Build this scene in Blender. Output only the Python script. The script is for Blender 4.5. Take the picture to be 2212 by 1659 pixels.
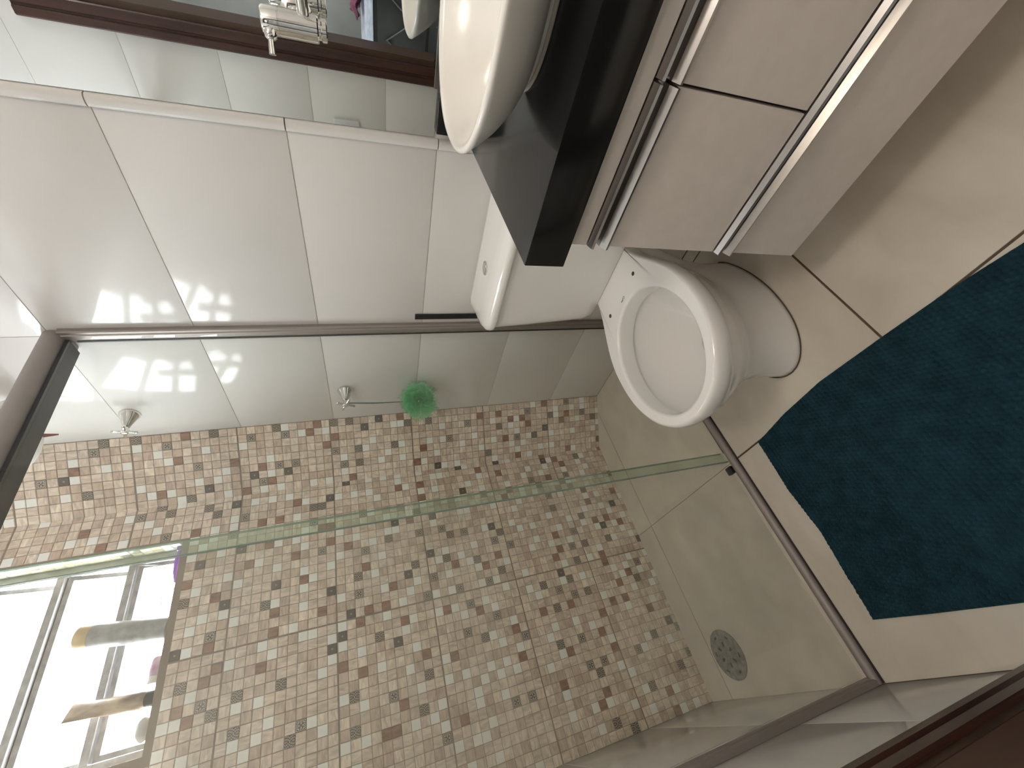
import bpy, bmesh, math, random
import numpy as np
from mathutils import Vector, Matrix

for o in list(bpy.data.objects):
    bpy.data.objects.remove(o, do_unlink=True)
SC = bpy.context.scene
COL = SC.collection
random.seed(7)

# ------------------------------------------------------------------ camera
F_PX = 900.8725
CAM = Vector((-1.06486, -0.99823, 1.131))
RR = ((-0.2639515, -0.2248763, -0.9379554),
      (-0.7751014, 0.6282203, 0.0675057),
      (0.5740622, 0.7448288, -0.3401216))
cd = bpy.data.cameras.new('camera')
cam = bpy.data.objects.new('camera', cd)
COL.objects.link(cam)
r, dn, fw = [Vector(v).normalized() for v in RR]
m = Matrix.Identity(4)
for i in range(3):
    m[i][0] = r[i]; m[i][1] = -dn[i]; m[i][2] = -fw[i]; m[i][3] = CAM[i]
cam.matrix_world = m
cd.sensor_fit = 'HORIZONTAL'
cd.sensor_width = 36.0
cd.lens = F_PX / 2212.0 * 36.0
cd.clip_start = 0.01
SC.camera = cam

# ------------------------------------------------------------------ sky, exposure
world = bpy.data.worlds.new('world'); SC.world = world
world.use_nodes = True
bgn = world.node_tree.nodes['Background']
bgn.inputs['Color'].default_value = (.925, .965, 1.0, 1)
bgn.inputs['Strength'].default_value = 25.5
SC.view_settings.view_transform = 'Standard'
SC.view_settings.look = 'None'
SC.view_settings.gamma = 1.0
SC.view_settings.use_curve_mapping = False
SC.view_settings.exposure = 0.50
SC.cycles.max_bounces = 14
SC.cycles.diffuse_bounces = 9
SC.cycles.glossy_bounces = 6
SC.cycles.transparent_max_bounces = 32
LAMP_STRENGTH = 27.0
HALL_STRENGTH = 26.0

# ------------------------------------------------------------------ dimensions (metres)
WL = -1.284            # left wall
YB = 0.7077            # back wall (window wall)
YA = 0.5332            # where the splayed corner meets the right wall
XC = -0.1998           # where the splayed corner meets the back wall
YN = -1.75             # near wall, behind the camera
ZC = 2.50              # ceiling
ZR = [0.0, .2645, .5886, .9202, 1.2442, 1.5723, 1.900, 2.228, ZC]
ZL = [0.0, .2790, .6040, .9290, 1.2560, 1.5880, 1.915, 2.246, ZC]
WX0, WX1, WZ0, WZ1 = -0.935, -0.346, 1.757, 2.36     # window opening
YM = -0.589            # mirror edge
DY0, DY1, DZ = -0.40, -1.16, 2.12                    # door opening

# ------------------------------------------------------------------ materials
def mat(name, col, rough=.5, metal=0., spec=.5, coat=0., ior=1.5):
    M = bpy.data.materials.new(name); M.use_nodes = True
    b = M.node_tree.nodes['Principled BSDF']
    b.inputs['Base Color'].default_value = (*col, 1)
    b.inputs['Roughness'].default_value = rough
    b.inputs['Metallic'].default_value = metal
    b.inputs['IOR'].default_value = ior
    b.inputs['Specular IOR Level'].default_value = spec
    b.inputs['Coat Weight'].default_value = coat
    return M
def nodes(M): return M.node_tree.nodes, M.node_tree.links, M.node_tree.nodes['Principled BSDF']
def noise_tint(M, c0, c1, scale=8., detail=6., stretch=(1, 1, 1), lo=.35, hi=.65, coord='Object', dist=0.):
    N, L, b = nodes(M)
    tc = N.new('ShaderNodeTexCoord'); mp = N.new('ShaderNodeMapping'); nz = N.new('ShaderNodeTexNoise'); cr = N.new('ShaderNodeValToRGB')
    mp.inputs['Scale'].default_value = stretch
    nz.inputs['Scale'].default_value = scale; nz.inputs['Detail'].default_value = detail; nz.inputs['Distortion'].default_value = dist
    cr.color_ramp.elements[0].position = lo; cr.color_ramp.elements[1].position = hi
    cr.color_ramp.elements[0].color = (*c0, 1); cr.color_ramp.elements[1].color = (*c1, 1)
    if coord == 'Position': tc = N.new('ShaderNodeNewGeometry')
    L.new(tc.outputs[coord], mp.inputs[0]); L.new(mp.outputs[0], nz.inputs['Vector']); L.new(nz.outputs['Fac'], cr.inputs[0])
    L.new(cr.outputs[0], b.inputs['Base Color'])
    return nz
def bump(M, scale, strength, dist=.002, detail=2., stretch=(1, 1, 1)):
    N, L, b = nodes(M)
    tc = N.new('ShaderNodeTexCoord'); mp = N.new('ShaderNodeMapping'); nz = N.new('ShaderNodeTexNoise'); bp = N.new('ShaderNodeBump')
    mp.inputs['Scale'].default_value = stretch
    nz.inputs['Scale'].default_value = scale; nz.inputs['Detail'].default_value = detail
    bp.inputs['Strength'].default_value = strength; bp.inputs['Distance'].default_value = dist
    L.new(tc.outputs['Object'], mp.inputs[0]); L.new(mp.outputs[0], nz.inputs['Vector'])
    L.new(nz.outputs['Fac'], bp.inputs['Height']); L.new(bp.outputs[0], b.inputs['Normal'])

M = {}
M['tile'] = mat('white_glazed_tile', (.66, .645, .63), .10, spec=.15)
noise_tint(M['tile'], (.645, .63, .615), (.675, .66, .645), 3.)
bump(M['tile'], 16., .16, .0014)
M['tgrout'] = mat('pale_grout', (.60, .57, .53), .8)
M['floor'] = mat('beige_porcelain', (.50, .45, .38), .28)
noise_tint(M['floor'], (.56, .505, .43), (.66, .605, .53), 5., 8., (1, 1.6, 1), .3, .7, dist=.6)
M['fgrout'] = mat('brown_grout', (.10, .07, .045), .85)
M['wetgrout'] = mat('grey_grout', (.20, .17, .13), .85)
M['mgrout'] = mat('mosaic_grout', (.24, .185, .145), .75)
M['plaster'] = mat('white_plaster', (.78, .76, .73), .8)
M['ceramic'] = mat('white_ceramic', (.80, .785, .765), .09, coat=.3)
M['ceramic2'] = mat('basin_ceramic', (.78, .755, .72), .20)
M['hole'] = mat('dark_hole', (.06, .05, .045), .6)
M['granite'] = mat('black_granite', (.012, .012, .012), .13)
def granite():
    N, L, b = nodes(M['granite'])
    nz = noise_tint(M['granite'], (.006, .006, .006), (.022, .022, .021), 70., 8., (1, 3, 1), .60, .85)
    tc = N.new('ShaderNodeTexCoord'); n2 = N.new('ShaderNodeTexNoise'); cr = N.new('ShaderNodeMapRange')
    n2.inputs['Scale'].default_value = 9.; n2.inputs['Detail'].default_value = 6.
    cr.inputs['From Min'].default_value = .35; cr.inputs['From Max'].default_value = .7
    cr.inputs['To Min'].default_value = .10; cr.inputs['To Max'].default_value = .22
    L.new(tc.outputs['Object'], n2.inputs['Vector']); L.new(n2.outputs['Fac'], cr.inputs['Value']); L.new(cr.outputs[0], b.inputs['Roughness'])
granite()
M['cabinet'] = mat('cream_laminate', (.66, .60, .555), .38)
noise_tint(M['cabinet'], (.65, .59, .545), (.675, .615, .57), 40., 2., (1, 1, 1))
M['gap'] = mat('dark_gap', (.03, .02, .018), .8)
M['alu'] = mat('brushed_aluminium', (.47, .45, .435), .28, 1.)
bump(M['alu'], 60., .08, .0006, 2., (1, .05, 1))
M['alu_matt'] = mat('satin_aluminium', (.33, .30, .285), .55, .55, .3)
M['alu_win'] = mat('weathered_aluminium', (.34, .33, .33), .5, .6)
noise_tint(M['alu_win'], (.27, .26, .26), (.42, .41, .41), 30., 6.)
M['chrome'] = mat('chrome', (.80, .79, .77), .06, 1.)
M['mirror'] = mat('mirror_silver', (.86, .89, .88), .006, 1.)
M['black'] = mat('black_rubber', (.012, .012, .013), .55)
M['wood'] = mat('dark_red_wood', (.055, .018, .011), .35)
noise_tint(M['wood'], (.028, .010, .008), (.062, .021, .014), 9., 6., (6, 6, .5), .3, .7)
M['wood2'] = mat('brown_door_wood', (.11, .045, .02), .45)
noise_tint(M['wood2'], (.035, .014, .007), (.060, .025, .012), 9., 6., (6, 6, .5), .3, .7)
M['whiteplastic'] = mat('white_plastic', (.78, .77, .74), .35)
M['redplastic'] = mat('dark_red_plastic', (.20, .025, .035), .35)
M['steel'] = mat('grey_grate', (.23, .235, .24), .42, .5)
noise_tint(M['steel'], (.17, .175, .18), (.30, .305, .31), 60., 4.)
M['water'] = mat('bowl_water', (.40, .46, .46), .03)
M['silicone'] = mat('silicone_bead', (.58, .52, .45), .5)
M['mark'] = mat('grey_print', (.20, .20, .21), .5)
M['bottle'] = mat('grey_bottle', (.30, .30, .30), .35)
noise_tint(M['bottle'], (.24, .24, .24), (.38, .38, .37), 40., 6.)
M['gold'] = mat('gold_cap', (.52, .40, .24), .3, .4)
M['tube'] = mat('bronze_tube', (.36, .27, .19), .35, .3)
noise_tint(M['tube'], (.20, .15, .12), (.50, .40, .30), 30., 5., (1, 1, .5))
M['purple'] = mat('purple_plastic', (.30, .08, .62), .3)
M['lilac'] = mat('lilac_tube', (.60, .47, .60), .35)
noise_tint(M['lilac'], (.48, .24, .42), (.72, .66, .72), 26., 3.)
M['soap'] = mat('grey_soap', (.52, .52, .50), .6)
M['switch'] = mat('switch_plastic', (.58, .59, .60), .3)
M['hallwall'] = mat('hall_grey_paint', (.42, .42, .40), .8)
noise_tint(M['hallwall'], (.10, .10, .092), (.19, .19, .175), 2.2, 3.)
M['chest'] = mat('dark_chest', (.05, .055, .055), .5)
noise_tint(M['chest'], (.010, .011, .011), (.030, .033, .032), 5., 4.)
M['zig'] = mat('grey_trim', (.07, .075, .075), .6)
M['towel'] = mat('pale_blue_towel', (.52, .58, .68), .9)
noise_tint(M['towel'], (.40, .47, .60), (.62, .66, .72), 20., 3., (1, 1, 4))
M['maroon'] = mat('maroon_cloth', (.13, .03, .06), .9)
noise_tint(M['maroon'], (.08, .02, .045), (.20, .06, .10), 25., 4.)
def emis(name, col, s):
    Mt = bpy.data.materials.new(name); Mt.use_nodes = True
    b = Mt.node_tree.nodes['Principled BSDF']
    b.inputs['Base Color'].default_value = (*col, 1)
    b.inputs['Emission Color'].default_value = (*col, 1); b.inputs['Emission Strength'].default_value = s
    return Mt
M['lamp'] = emis('lamp_diffuser', (1.0, .905, .80), LAMP_STRENGTH)
M['lamp2'] = emis('hall_lamp_diffuser', (1.0, .86, .70), HALL_STRENGTH)

def glass_mat(name, tint, dirt):
    Mt = bpy.data.materials.new(name); Mt.use_nodes = True
    N, L = Mt.node_tree.nodes, Mt.node_tree.links
    for n in list(N): N.remove(n)
    out = N.new('ShaderNodeOutputMaterial'); tr = N.new('ShaderNodeBsdfTransparent'); gl = N.new('ShaderNodeBsdfGlossy')
    fr = N.new('ShaderNodeLayerWeight'); mx = N.new('ShaderNodeMixShader'); df = N.new('ShaderNodeBsdfDiffuse'); m2 = N.new('ShaderNodeMixShader')
    tc = N.new('ShaderNodeTexCoord'); nz = N.new('ShaderNodeTexNoise'); mr = N.new('ShaderNodeMapRange')
    tr.inputs[0].default_value = (*tint, 1); gl.inputs['Roughness'].default_value = .01; fr.inputs[0].default_value = .5
    df.inputs[0].default_value = (.62, .60, .52, 1)
    nz.inputs['Scale'].default_value = 2.6; nz.inputs['Detail'].default_value = 4.
    mr.inputs['From Min'].default_value = .42; mr.inputs['From Max'].default_value = .75
    mr.inputs['To Min'].default_value = dirt * .15; mr.inputs['To Max'].default_value = dirt
    L.new(tc.outputs['Object'], nz.inputs['Vector']); L.new(nz.outputs['Fac'], mr.inputs['Value'])
    pw = N.new('ShaderNodeMath'); pw.operation = 'POWER'; pw.inputs[1].default_value = 5.
    ml = N.new('ShaderNodeMath'); ml.operation = 'MULTIPLY_ADD'; ml.inputs[1].default_value = .9; ml.inputs[2].default_value = .035
    L.new(fr.outputs['Facing'], pw.inputs[0]); L.new(pw.outputs[0], ml.inputs[0]); L.new(ml.outputs[0], mx.inputs[0])
    L.new(tr.outputs[0], mx.inputs[1]); L.new(gl.outputs[0], mx.inputs[2])
    L.new(mr.outputs[0], m2.inputs[0]); L.new(mx.outputs[0], m2.inputs[1]); L.new(df.outputs[0], m2.inputs[2])
    L.new(m2.outputs[0], out.inputs[0])
    return Mt
M['glass'] = glass_mat('shower_glass', (.982, .995, .980), .05)
M['glass2'] = glass_mat('shower_door_glass', (.982, .995, .980), .24)
M['pane'] = glass_mat('window_glass', (.97, .98, .98), .04)
M['gedge'] = mat('green_glass_edge', (.22, .30, .26), .15)
M['gseal'] = glass_mat('clear_green_seal', (.925, .975, .94), .10)

# mosaic colours
def mosaic_plain(name, c, var=.27, rough=.22, st=(1, 1, 3.6)):
    Mt = mat(name, c, rough)
    a = tuple(x * (1 - var) for x in c); b = tuple(min(1, x * (1 + var)) for x in c)
    noise_tint(Mt, a, b, 26., 6., st, .3, .7, 'Position', .8)
    N, L, bs = nodes(Mt)
    return Mt
def mosaic_ornament(name, dark, light, k):
    Mt = mat(name, dark, .25)
    N, L, b = nodes(Mt)
    uv = N.new('ShaderNodeUVMap'); sep = N.new('ShaderNodeSeparateXYZ'); L.new(uv.outputs[0], sep.inputs[0])
    def mth(op, a, bb=None):
        n = N.new('ShaderNodeMath'); n.operation = op
        for i, v in enumerate((a, bb)):
            if v is None: continue
            if isinstance(v, (int, float)): n.inputs[i].default_value = v
            else: L.new(v, n.inputs[i])
        return n.outputs[0]
    u = mth('ABSOLUTE', mth('SUBTRACT', sep.outputs[0], .5)); v = mth('ABSOLUTE', mth('SUBTRACT', sep.outputs[1], .5))
    if k == 0:      # four-petal star
        p = mth('MULTIPLY', u, v); d = mth('ADD', mth('MULTIPLY', u, u), mth('MULTIPLY', v, v))
        val = mth('SINE', mth('MULTIPLY', mth('SUBTRACT', d, mth('MULTIPLY', p, 3.2)), 60.))
    elif k == 1:    # scrolls
        val = mth('MULTIPLY', mth('SINE', mth('MULTIPLY', mth('ADD', u, mth('MULTIPLY', v, v)), 26.)), mth('COSINE', mth('MULTIPLY', v, 22.)))
    else:           # light flower in the middle
        d = mth('SQRT', mth('ADD', mth('MULTIPLY', u, u), mth('MULTIPLY', v, v)))
        val = mth('SUBTRACT', .32, mth('MULTIPLY', mth('ADD', d, mth('MULTIPLY', mth('MULTIPLY', u, v), 9.)), 1.9))
    cr = N.new('ShaderNodeValToRGB'); cr.color_ramp.elements[0].position = .0; cr.color_ramp.elements[1].position = .5
    cr.color_ramp.elements[0].color = (*dark, 1); cr.color_ramp.elements[1].color = (*light, 1)
    L.new(val, cr.inputs[0]); L.new(cr.outputs[0], b.inputs['Base Color'])
    return Mt
MOS = [
    (mosaic_plain('mosaic_beige', (.67, .555, .465)), .14),
    (mosaic_plain('mosaic_beige_cross', (.65, .535, .445), .27, .22, (3.6, 3.6, 1)), .14),
    (mosaic_plain('mosaic_sand', (.74, .63, .53)), .13),
    (mosaic_plain('mosaic_sand_cross', (.71, .60, .51), .24, .22, (3.6, 3.6, 1)), .11),
    (mosaic_plain('mosaic_tan', (.56, .44, .355), .24), .11),
    (mosaic_plain('mosaic_rose', (.55, .42, .35), .22), .06),
    (mosaic_plain('mosaic_white', (.84, .83, .80), .03), .135),
    (mosaic_plain('mosaic_russet', (.30, .165, .115), .32, .22, (3.6, 3.6, 1)), .042),
    (mosaic_ornament('mosaic_star', (.11, .085, .07), (.58, .51, .43), 0), .030),
    (mosaic_ornament('mosaic_scroll', (.11, .085, .07), (.50, .43, .35), 1), .030),
    (mosaic_ornament('mosaic_flower', (.12, .095, .08), (.62, .57, .50), 2), .016),
]

# ------------------------------------------------------------------ helpers
def new_obj(name, me, parent=None):
    o = bpy.data.objects.new(name, me); COL.objects.link(o)
    if parent is not None: o.parent = parent
    return o
def empty(name, loc=(0, 0, 0)):
    o = bpy.data.objects.new(name, None); COL.objects.link(o); o.location = loc
    o.empty_display_size = .05
    return o
def tag(o, label=None, cat=None, group=None, kind=None):
    if label: o['label'] = label
    if cat: o['category'] = cat
    if group: o['group'] = group
    if kind: o['kind'] = kind
    return o
def from_bm(bm, name, mt, parent=None, smooth=False, auto=None):
    me = bpy.data.meshes.new(name)
    bmesh.ops.recalc_face_normals(bm, faces=bm.faces)
    bm.to_mesh(me); bm.free()
    me.materials.append(mt)
    if smooth:
        for p in me.polygons: p.use_smooth = True
        if auto: me.set_sharp_from_angle(angle=math.radians(auto))
    o = new_obj(name, me, None)
    if parent is not None:
        o.parent = parent
        o.matrix_parent_inverse = Matrix.Translation(-Vector(parent.location)) if parent.type == 'EMPTY' and parent.rotation_euler[:] == (0, 0, 0) else parent.matrix_basis.inverted()
    return o
def add_box(bm, lo, hi, bev=0., seg=1):
    lo = Vector(lo); hi = Vector(hi)
    a = Vector([min(lo[i], hi[i]) for i in range(3)]); b = Vector([max(lo[i], hi[i]) for i in range(3)])
    t = bmesh.new()
    bmesh.ops.create_cube(t, size=1.)
    for v in t.verts: v.co = Vector([a[i] + (v.co[i] + .5) * (b[i] - a[i]) for i in range(3)])
    if bev > 0: bmesh.ops.bevel(t, geom=t.edges[:], offset=bev, segments=seg, profile=.6, affect='EDGES')
    me = bpy.data.meshes.new('t'); t.to_mesh(me); t.free(); bm.from_mesh(me); bpy.data.meshes.remove(me)
def box(name, lo, hi, mt, parent=None, bev=0., seg=1, smooth=False):
    bm = bmesh.new(); add_box(bm, lo, hi, bev, seg)
    return from_bm(bm, name, mt, parent, smooth or seg > 1, 35)
def add_loft(bm, rings, cap0=True, cap1=True, closed=True):
    vs = [[bm.verts.new(p) for p in rg] for rg in rings]
    n = len(vs[0])
    for a, b in zip(vs[:-1], vs[1:]):
        for i in range(n if closed else n - 1):
            j = (i + 1) % n
            try: bm.faces.new((a[i], a[j], b[j], b[i]))
            except ValueError: pass
    if cap0: bm.faces.new(vs[0][::-1])
    if cap1: bm.faces.new(vs[-1])
def loft(name, rings, mt, parent=None, cap0=True, cap1=True, auto=50):
    bm = bmesh.new(); add_loft(bm, rings, cap0, cap1)
    return from_bm(bm, name, mt, parent, True, auto)
def frame_of(d):
    d = Vector(d).normalized()
    u = d.cross(Vector((0, 0, 1)) if abs(d.z) < .9 else Vector((1, 0, 0))).normalized()
    return u, d.cross(u)
def add_lathe(bm, base, axis, prof, n=24, cap0=True, cap1=True):
    base = Vector(base); ax = Vector(axis).normalized(); u, v = frame_of(ax)
    rings = [[base + ax * h + (u * math.cos(2 * math.pi * i / n) + v * math.sin(2 * math.pi * i / n)) * max(rr, 1e-5) for i in range(n)] for rr, h in prof]
    add_loft(bm, rings, cap0, cap1)
def lathe(name, base, axis, prof, mt, parent=None, n=24, auto=40):
    bm = bmesh.new(); add_lathe(bm, base, axis, prof, n)
    return from_bm(bm, name, mt, parent, True, auto)
def add_tube(bm, pts, rad, n=10):
    pts = [Vector(p) for p in pts]; rings = []
    u0 = None
    for i, p in enumerate(pts):
        d = (pts[min(i + 1, len(pts) - 1)] - pts[max(i - 1, 0)]).normalized()
        if u0 is None: u0, _ = frame_of(d)
        u = (u0 - d * u0.dot(d)).normalized(); v = d.cross(u); u0 = u
        rr = rad[i] if isinstance(rad, (list, tuple)) else rad
        rings.append([p + (u * math.cos(2 * math.pi * k / n) + v * math.sin(2 * math.pi * k / n)) * rr for k in range(n)])
    add_loft(bm, rings)
def tube(name, pts, rad, mt, parent=None, n=10):
    bm = bmesh.new(); add_tube(bm, pts, rad, n)
    return from_bm(bm, name, mt, parent, True, 50)
def extrude_profile(name, prof, y0, y1, mt, parent=None, axis='y'):
    # prof: list of (x,z) closed; extruded along y
    bm = bmesh.new()
    if axis == 'y': rings = [[(x, y, z) for x, z in prof] for y in (y0, y1)]
    elif axis == 'z': rings = [[(x, y, z) for x, y in prof] for z in (y0, y1)]
    else: rings = [[(x, y, z) for y, z in prof] for x in (y0, y1)]
    add_loft(bm, rings)
    return from_bm(bm, name, mt, parent, False)

# ================================================================== ROOM SHELL
G = .0012   # half of a wall joint
# right wall: grout backing + glazed tiles
wr = box('wall_right', (.0018, YN, 0), (.12, YB + .15, ZC), M['tgrout'])
tag(wr, 'white glazed tile wall behind the toilet and basin', 'wall', kind='structure')
YR = [YA - .001, .030, -.564, -1.157, YN]
for a, b in zip(ZR[:-1], ZR[1:]):
    for y1, y0 in zip(YR[:-1], YR[1:]):
        behind = y1 <= -.56
        if behind and a > .9: continue
        if behind and b > .9: b2 = .935
        else: b2 = b
        box('wall_tile', (.008, y0 + G, a + G), (0, y1 - G, b2 - G), M['tile'], wr, .0009, 2)
# mirror edge trim: rounded tile pieces, one per course
prof = [(.004, YM), (-.008, YM), (-.0125, YM + .004), (-.014, YM + .010), (-.0135, YM + .0165), (-.011, YM + .0215), (-.005, YM + .0245), (.004, YM + .0248)]
t1 = empty('trim_1', (0, YM, .93))
tag(t1, 'rounded white tile edging beside the mirror', 'trim', kind='structure')
for a, b in zip(ZR[:-1], ZR[1:]):
    a2 = max(a, .856)
    if b <= a2: continue
    o = extrude_profile('edging_tile', prof, a2 + G, b - G, M['tile'], None, 'z')
    for p in o.data.polygons: p.use_smooth = True
    o.data.set_sharp_from_angle(angle=math.radians(50))
    o.parent = t1; o.matrix_parent_inverse = Matrix.Translation((0, -YM, -.93))

# left wall with door opening
wl = empty('wall_left', (WL, 0, 0))
tag(wl, 'white glazed tile wall with the doorway', 'wall', kind='structure')
bm = bmesh.new()
add_box(bm, (WL - .12, DY0, 0), (WL - .0018, YB + .15, ZC))
add_box(bm, (WL - .12, YN, 0), (WL - .0018, DY1, ZC))
add_box(bm, (WL - .12, DY1, DZ), (WL - .0018, DY0, ZC))
from_bm(bm, 'grout_backing', M['tgrout'], wl)
YL = [YB, .030, -.390]
for a, b in zip(ZL[:-1], ZL[1:]):
    for y1, y0 in zip(YL[:-1], YL[1:]):
        box('wall_tile', (WL - .008, y0 + G, a + G), (WL, y1 - G, b - G), M['tile'], wl, .0009, 2)
    box('wall_tile', (WL - .008, YN, a + G), (WL, DY1 - G, b - G), M['tile'], wl, .0009, 2)
    if b > DZ:
        box('wall_tile', (WL - .008, DY1 + G, max(a, DZ) + G), (WL, DY0 - G, b - G), M['tile'], wl, .0009, 2)
# near wall behind the camera and ceiling
wn = box('wall_near', (WL - .12, YN - .1, 0), (.12, YN, ZC), M['plaster'])
tag(wn, 'plain white wall behind the viewer', 'wall', kind='structure')
ce = box('ceiling', (WL - .12, YN - .1, ZC), (.12, YB + .15, ZC + .1), M['plaster'])
tag(ce, 'plain white bathroom ceiling', 'ceiling', kind='structure')

# floor slab (dark joints) with porcelain tiles
fl = empty('floor', (0, 0, 0)); tag(fl, 'beige porcelain tile floor with brown joints', 'floor', kind='structure')
box('joint_bed', (WL - .12, YN - .1, -.12), (.12, .012, -.0022), M['fgrout'], fl)
box('joint_bed', (WL - .12, .012, -.12), (.12, YB + .15, -.0020), M['wetgrout'], fl)
def ftile(x0, x1, y0, y1, g=.0027):
    box('floor_tile', (x0 + g, y0 + g, -.010), (x1 - g, y1 - g, 0), M['floor'], fl, .0008, 1)
XJ, YJ = -.667, -.5416
for x0, x1 in ((-.052, .0), (XJ, -.052), (WL - .0022, XJ)):
    for y1, y0 in ((.006, YJ), (YJ, YJ - .60), (YJ - .60, YN)):
        ftile(x0, x1, y0, y1)
def fpoly(pts):
    bm = bmesh.new(); add_loft(bm, [[(x, y, -.010) for x, y in pts], [(x, y, 0) for x, y in pts]])
    from_bm(bm, 'floor_tile', M['floor'], fl)
g = .0009
fpoly([(-.06 + g, .02), (-.0005, .02), (-.0005, YA - g), (-.062 + g, .585)])
fpoly([(-.06 - g, .02), (-.06 - g, .586 - g), (XJ + g, .586 - g), (XJ + g, .02)])
fpoly([(XJ - g, .02), (XJ - g, .586 - g), (WL, .586 - g), (WL, .02)])
fpoly([(-.064 + g, .588 + g), (XC, YB - g), (XJ + g, YB - g), (XJ + g, .588 + g)])
fpoly([(XJ - g, .588 + g), (XJ - g, YB - g), (WL, YB - g), (WL, .588 + g)])

# ---- mosaic walls -------------------------------------------------------
def square_mesh(name, s, mt):
    h, e = .0016, .0013
    a = s / 2; b = a - e
    v = [(-a, -a, 0), (a, -a, 0), (a, a, 0), (-a, a, 0), (-b, -b, h), (b, -b, h), (b, b, h), (-b, b, h)]
    f = [(0, 1, 5, 4), (1, 2, 6, 5), (2, 3, 7, 6), (3, 0, 4, 7), (4, 5, 6, 7)]
    me = bpy.data.meshes.new(name); me.from_pydata(v, [], f)
    uv = me.uv_layers.new(name='UVMap')
    for lp in me.loops:
        x, y, _ = v[lp.vertex_index]; uv.data[lp.index].uv = (x / s + .5, y / s + .5)
    me.materials.append(mt)
    return me
SQ = .0284
PITCH = .02955
SQM = [square_mesh('mosaic_square', SQ, mt) for mt, _ in MOS]
PW = np.array([p for _, p in MOS]); PW = PW / PW.sum()
rng = np.random.default_rng(11)
def cam_uv(p):
    q = Vector(p) - CAM
    z = fw.dot(q)
    if z < .05: return None
    return 1106 + F_PX * r.dot(q) / z, 829.5 + F_PX * dn.dot(q) / z, z
def mosaic(wall, items):
    """items: list of (centre, udir, normal, visible_hint). The 300 that show largest become parts, the rest one stuff part."""
    scored = []; taken = {}
    def klass(k): return 0 if k < 6 else (1 if k == 6 else 2)
    for c, u, n, ok in items:
        k = int(rng.choice(len(MOS), p=PW))
        q = klass(k); key = tuple(int(math.floor(v / (PITCH * 1.25))) for v in c)
        if q:          # accents rarely touch an accent of their own kind
            near = any(pq == q and (Vector(pc_) - Vector(c)).length < PITCH * 1.2
                       for dx in (-1, 0, 1) for dy in (-1, 0, 1) for dz in (-1, 0, 1)
                       for pq, pc_ in taken.get((key[0] + dx, key[1] + dy, key[2] + dz), ()))
            if near and rng.random() < .85: k = int(rng.integers(0, 5)); q = 0
            else: taken.setdefault(key, []).append((q, c))
        s = 0.
        uvz = cam_uv(c)
        if ok and uvz and 5 < uvz[0] < 2207 and 5 < uvz[1] < 1654:
            d = (CAM - Vector(c)); s = max(0., d.normalized().dot(Vector(n))) / d.length_squared
        scored.append((s, c, u, n, k))
    scored.sort(key=lambda t: -t[0])
    verts, faces, uvs, mids = [], [], [], []
    tpl = SQM[0]; tv = [Vector(v.co) for v in tpl.vertices]; tf = [tuple(p.vertices) for p in tpl.polygons]
    for i, (s, c, u, n, k) in enumerate(scored):
        n = Vector(n); u = Vector(u); w = n.cross(u)
        mt4 = Matrix(((u.x, w.x, n.x, c[0]), (u.y, w.y, n.y, c[1]), (u.z, w.z, n.z, c[2]), (0, 0, 0, 1)))
        if i < 300 and s > 0:
            o = bpy.data.objects.new('mosaic_square', SQM[k]); COL.objects.link(o)
            o.parent = wall; o.matrix_parent_inverse = Matrix.Translation(-Vector(wall.location)); o.matrix_basis = mt4
        else:
            b0 = len(verts)
            verts += [mt4 @ p for p in tv]
            for f in tf:
                faces.append([b0 + j for j in f]); mids.append(k)
                uvs += [(tv[j].x / SQ + .5, tv[j].y / SQ + .5) for j in f]
    me = bpy.data.meshes.new('mosaic_field'); me.from_pydata([tuple(v) for v in verts], [], faces)
    for mt, _ in MOS: me.materials.append(mt)
    me.polygons.foreach_set('material_index', mids)
    uv = me.uv_layers.new(name='UVMap'); uv.data.foreach_set('uv', [x for p in uvs for x in p])
    me.update()
    o = bpy.data.objects.new('mosaic_field', me); COL.objects.link(o); o.parent = wall
    o.matrix_parent_inverse = Matrix.Translation(-Vector(wall.location))
    tag(o, kind='stuff')
ZJ0, ZJP = .6094 - 2 * .3262, .3262
def zrows():
    out = []
    for k in range(0, 10):
        for i in range(11):
            z = ZJ0 + k * ZJP + .0016 + (ZJP - .0032) * (i + .5) / 11
            if z > -.006 and z < ZC - .015: out.append(z)
    return out
# back wall backing with the window opening
TH = .15
wb = empty('wall_back', (0, YB, 0)); tag(wb, 'brown and beige mosaic wall under the window', 'wall', kind='structure')
bm = bmesh.new()
y0, y1 = YB, YB + TH
add_box(bm, (WL - .12, y0, 0), (.12, y1, WZ0)); add_box(bm, (WL - .12, y0, WZ1), (.12, y1, ZC))
add_box(bm, (WL - .12, y0, WZ0), (WX0, y1, WZ1)); add_box(bm, (WX1, y0, WZ0), (.12, y1, WZ1))
from_bm(bm, 'grout_backing', M['mgrout'], wb)
items = []
xs = []
XJM = -.7215
for k in range(-1, 2):
    for i in range(20):
        x = XJM + k * .594 + .0016 + (.594 - .0032) * (i + .5) / 20
        if WL - SQ * .45 < x < XC + SQ * .48: xs.append(x)
for z in zrows():
    for x in xs:
        if WX0 - SQ * .45 < x < WX1 + SQ * .45 and WZ0 - SQ * .45 < z < WZ1 + SQ * .45: continue
        items.append(((x, YB, z), (1, 0, 0), (0, -1, 0), z < 1.75 and x < -.3))
for z in zrows():        # window reveals
    if WZ0 + .01 < z < WZ1 - .01:
        for i in range(2):
            items.append(((WX1, YB + .016 + i * PITCH, z), (0, 1, 0), (-1, 0, 0), False))
            items.append(((WX0, YB + .016 + i * PITCH, z), (0, -1, 0), (1, 0, 0), False))
for x in xs:
    if WX0 + .012 < x < WX1 - .012:
        for i in range(2): items.append(((x, YB + .018 + i * PITCH, WZ0), (1, 0, 0), (0, 0, 1), False))
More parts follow.
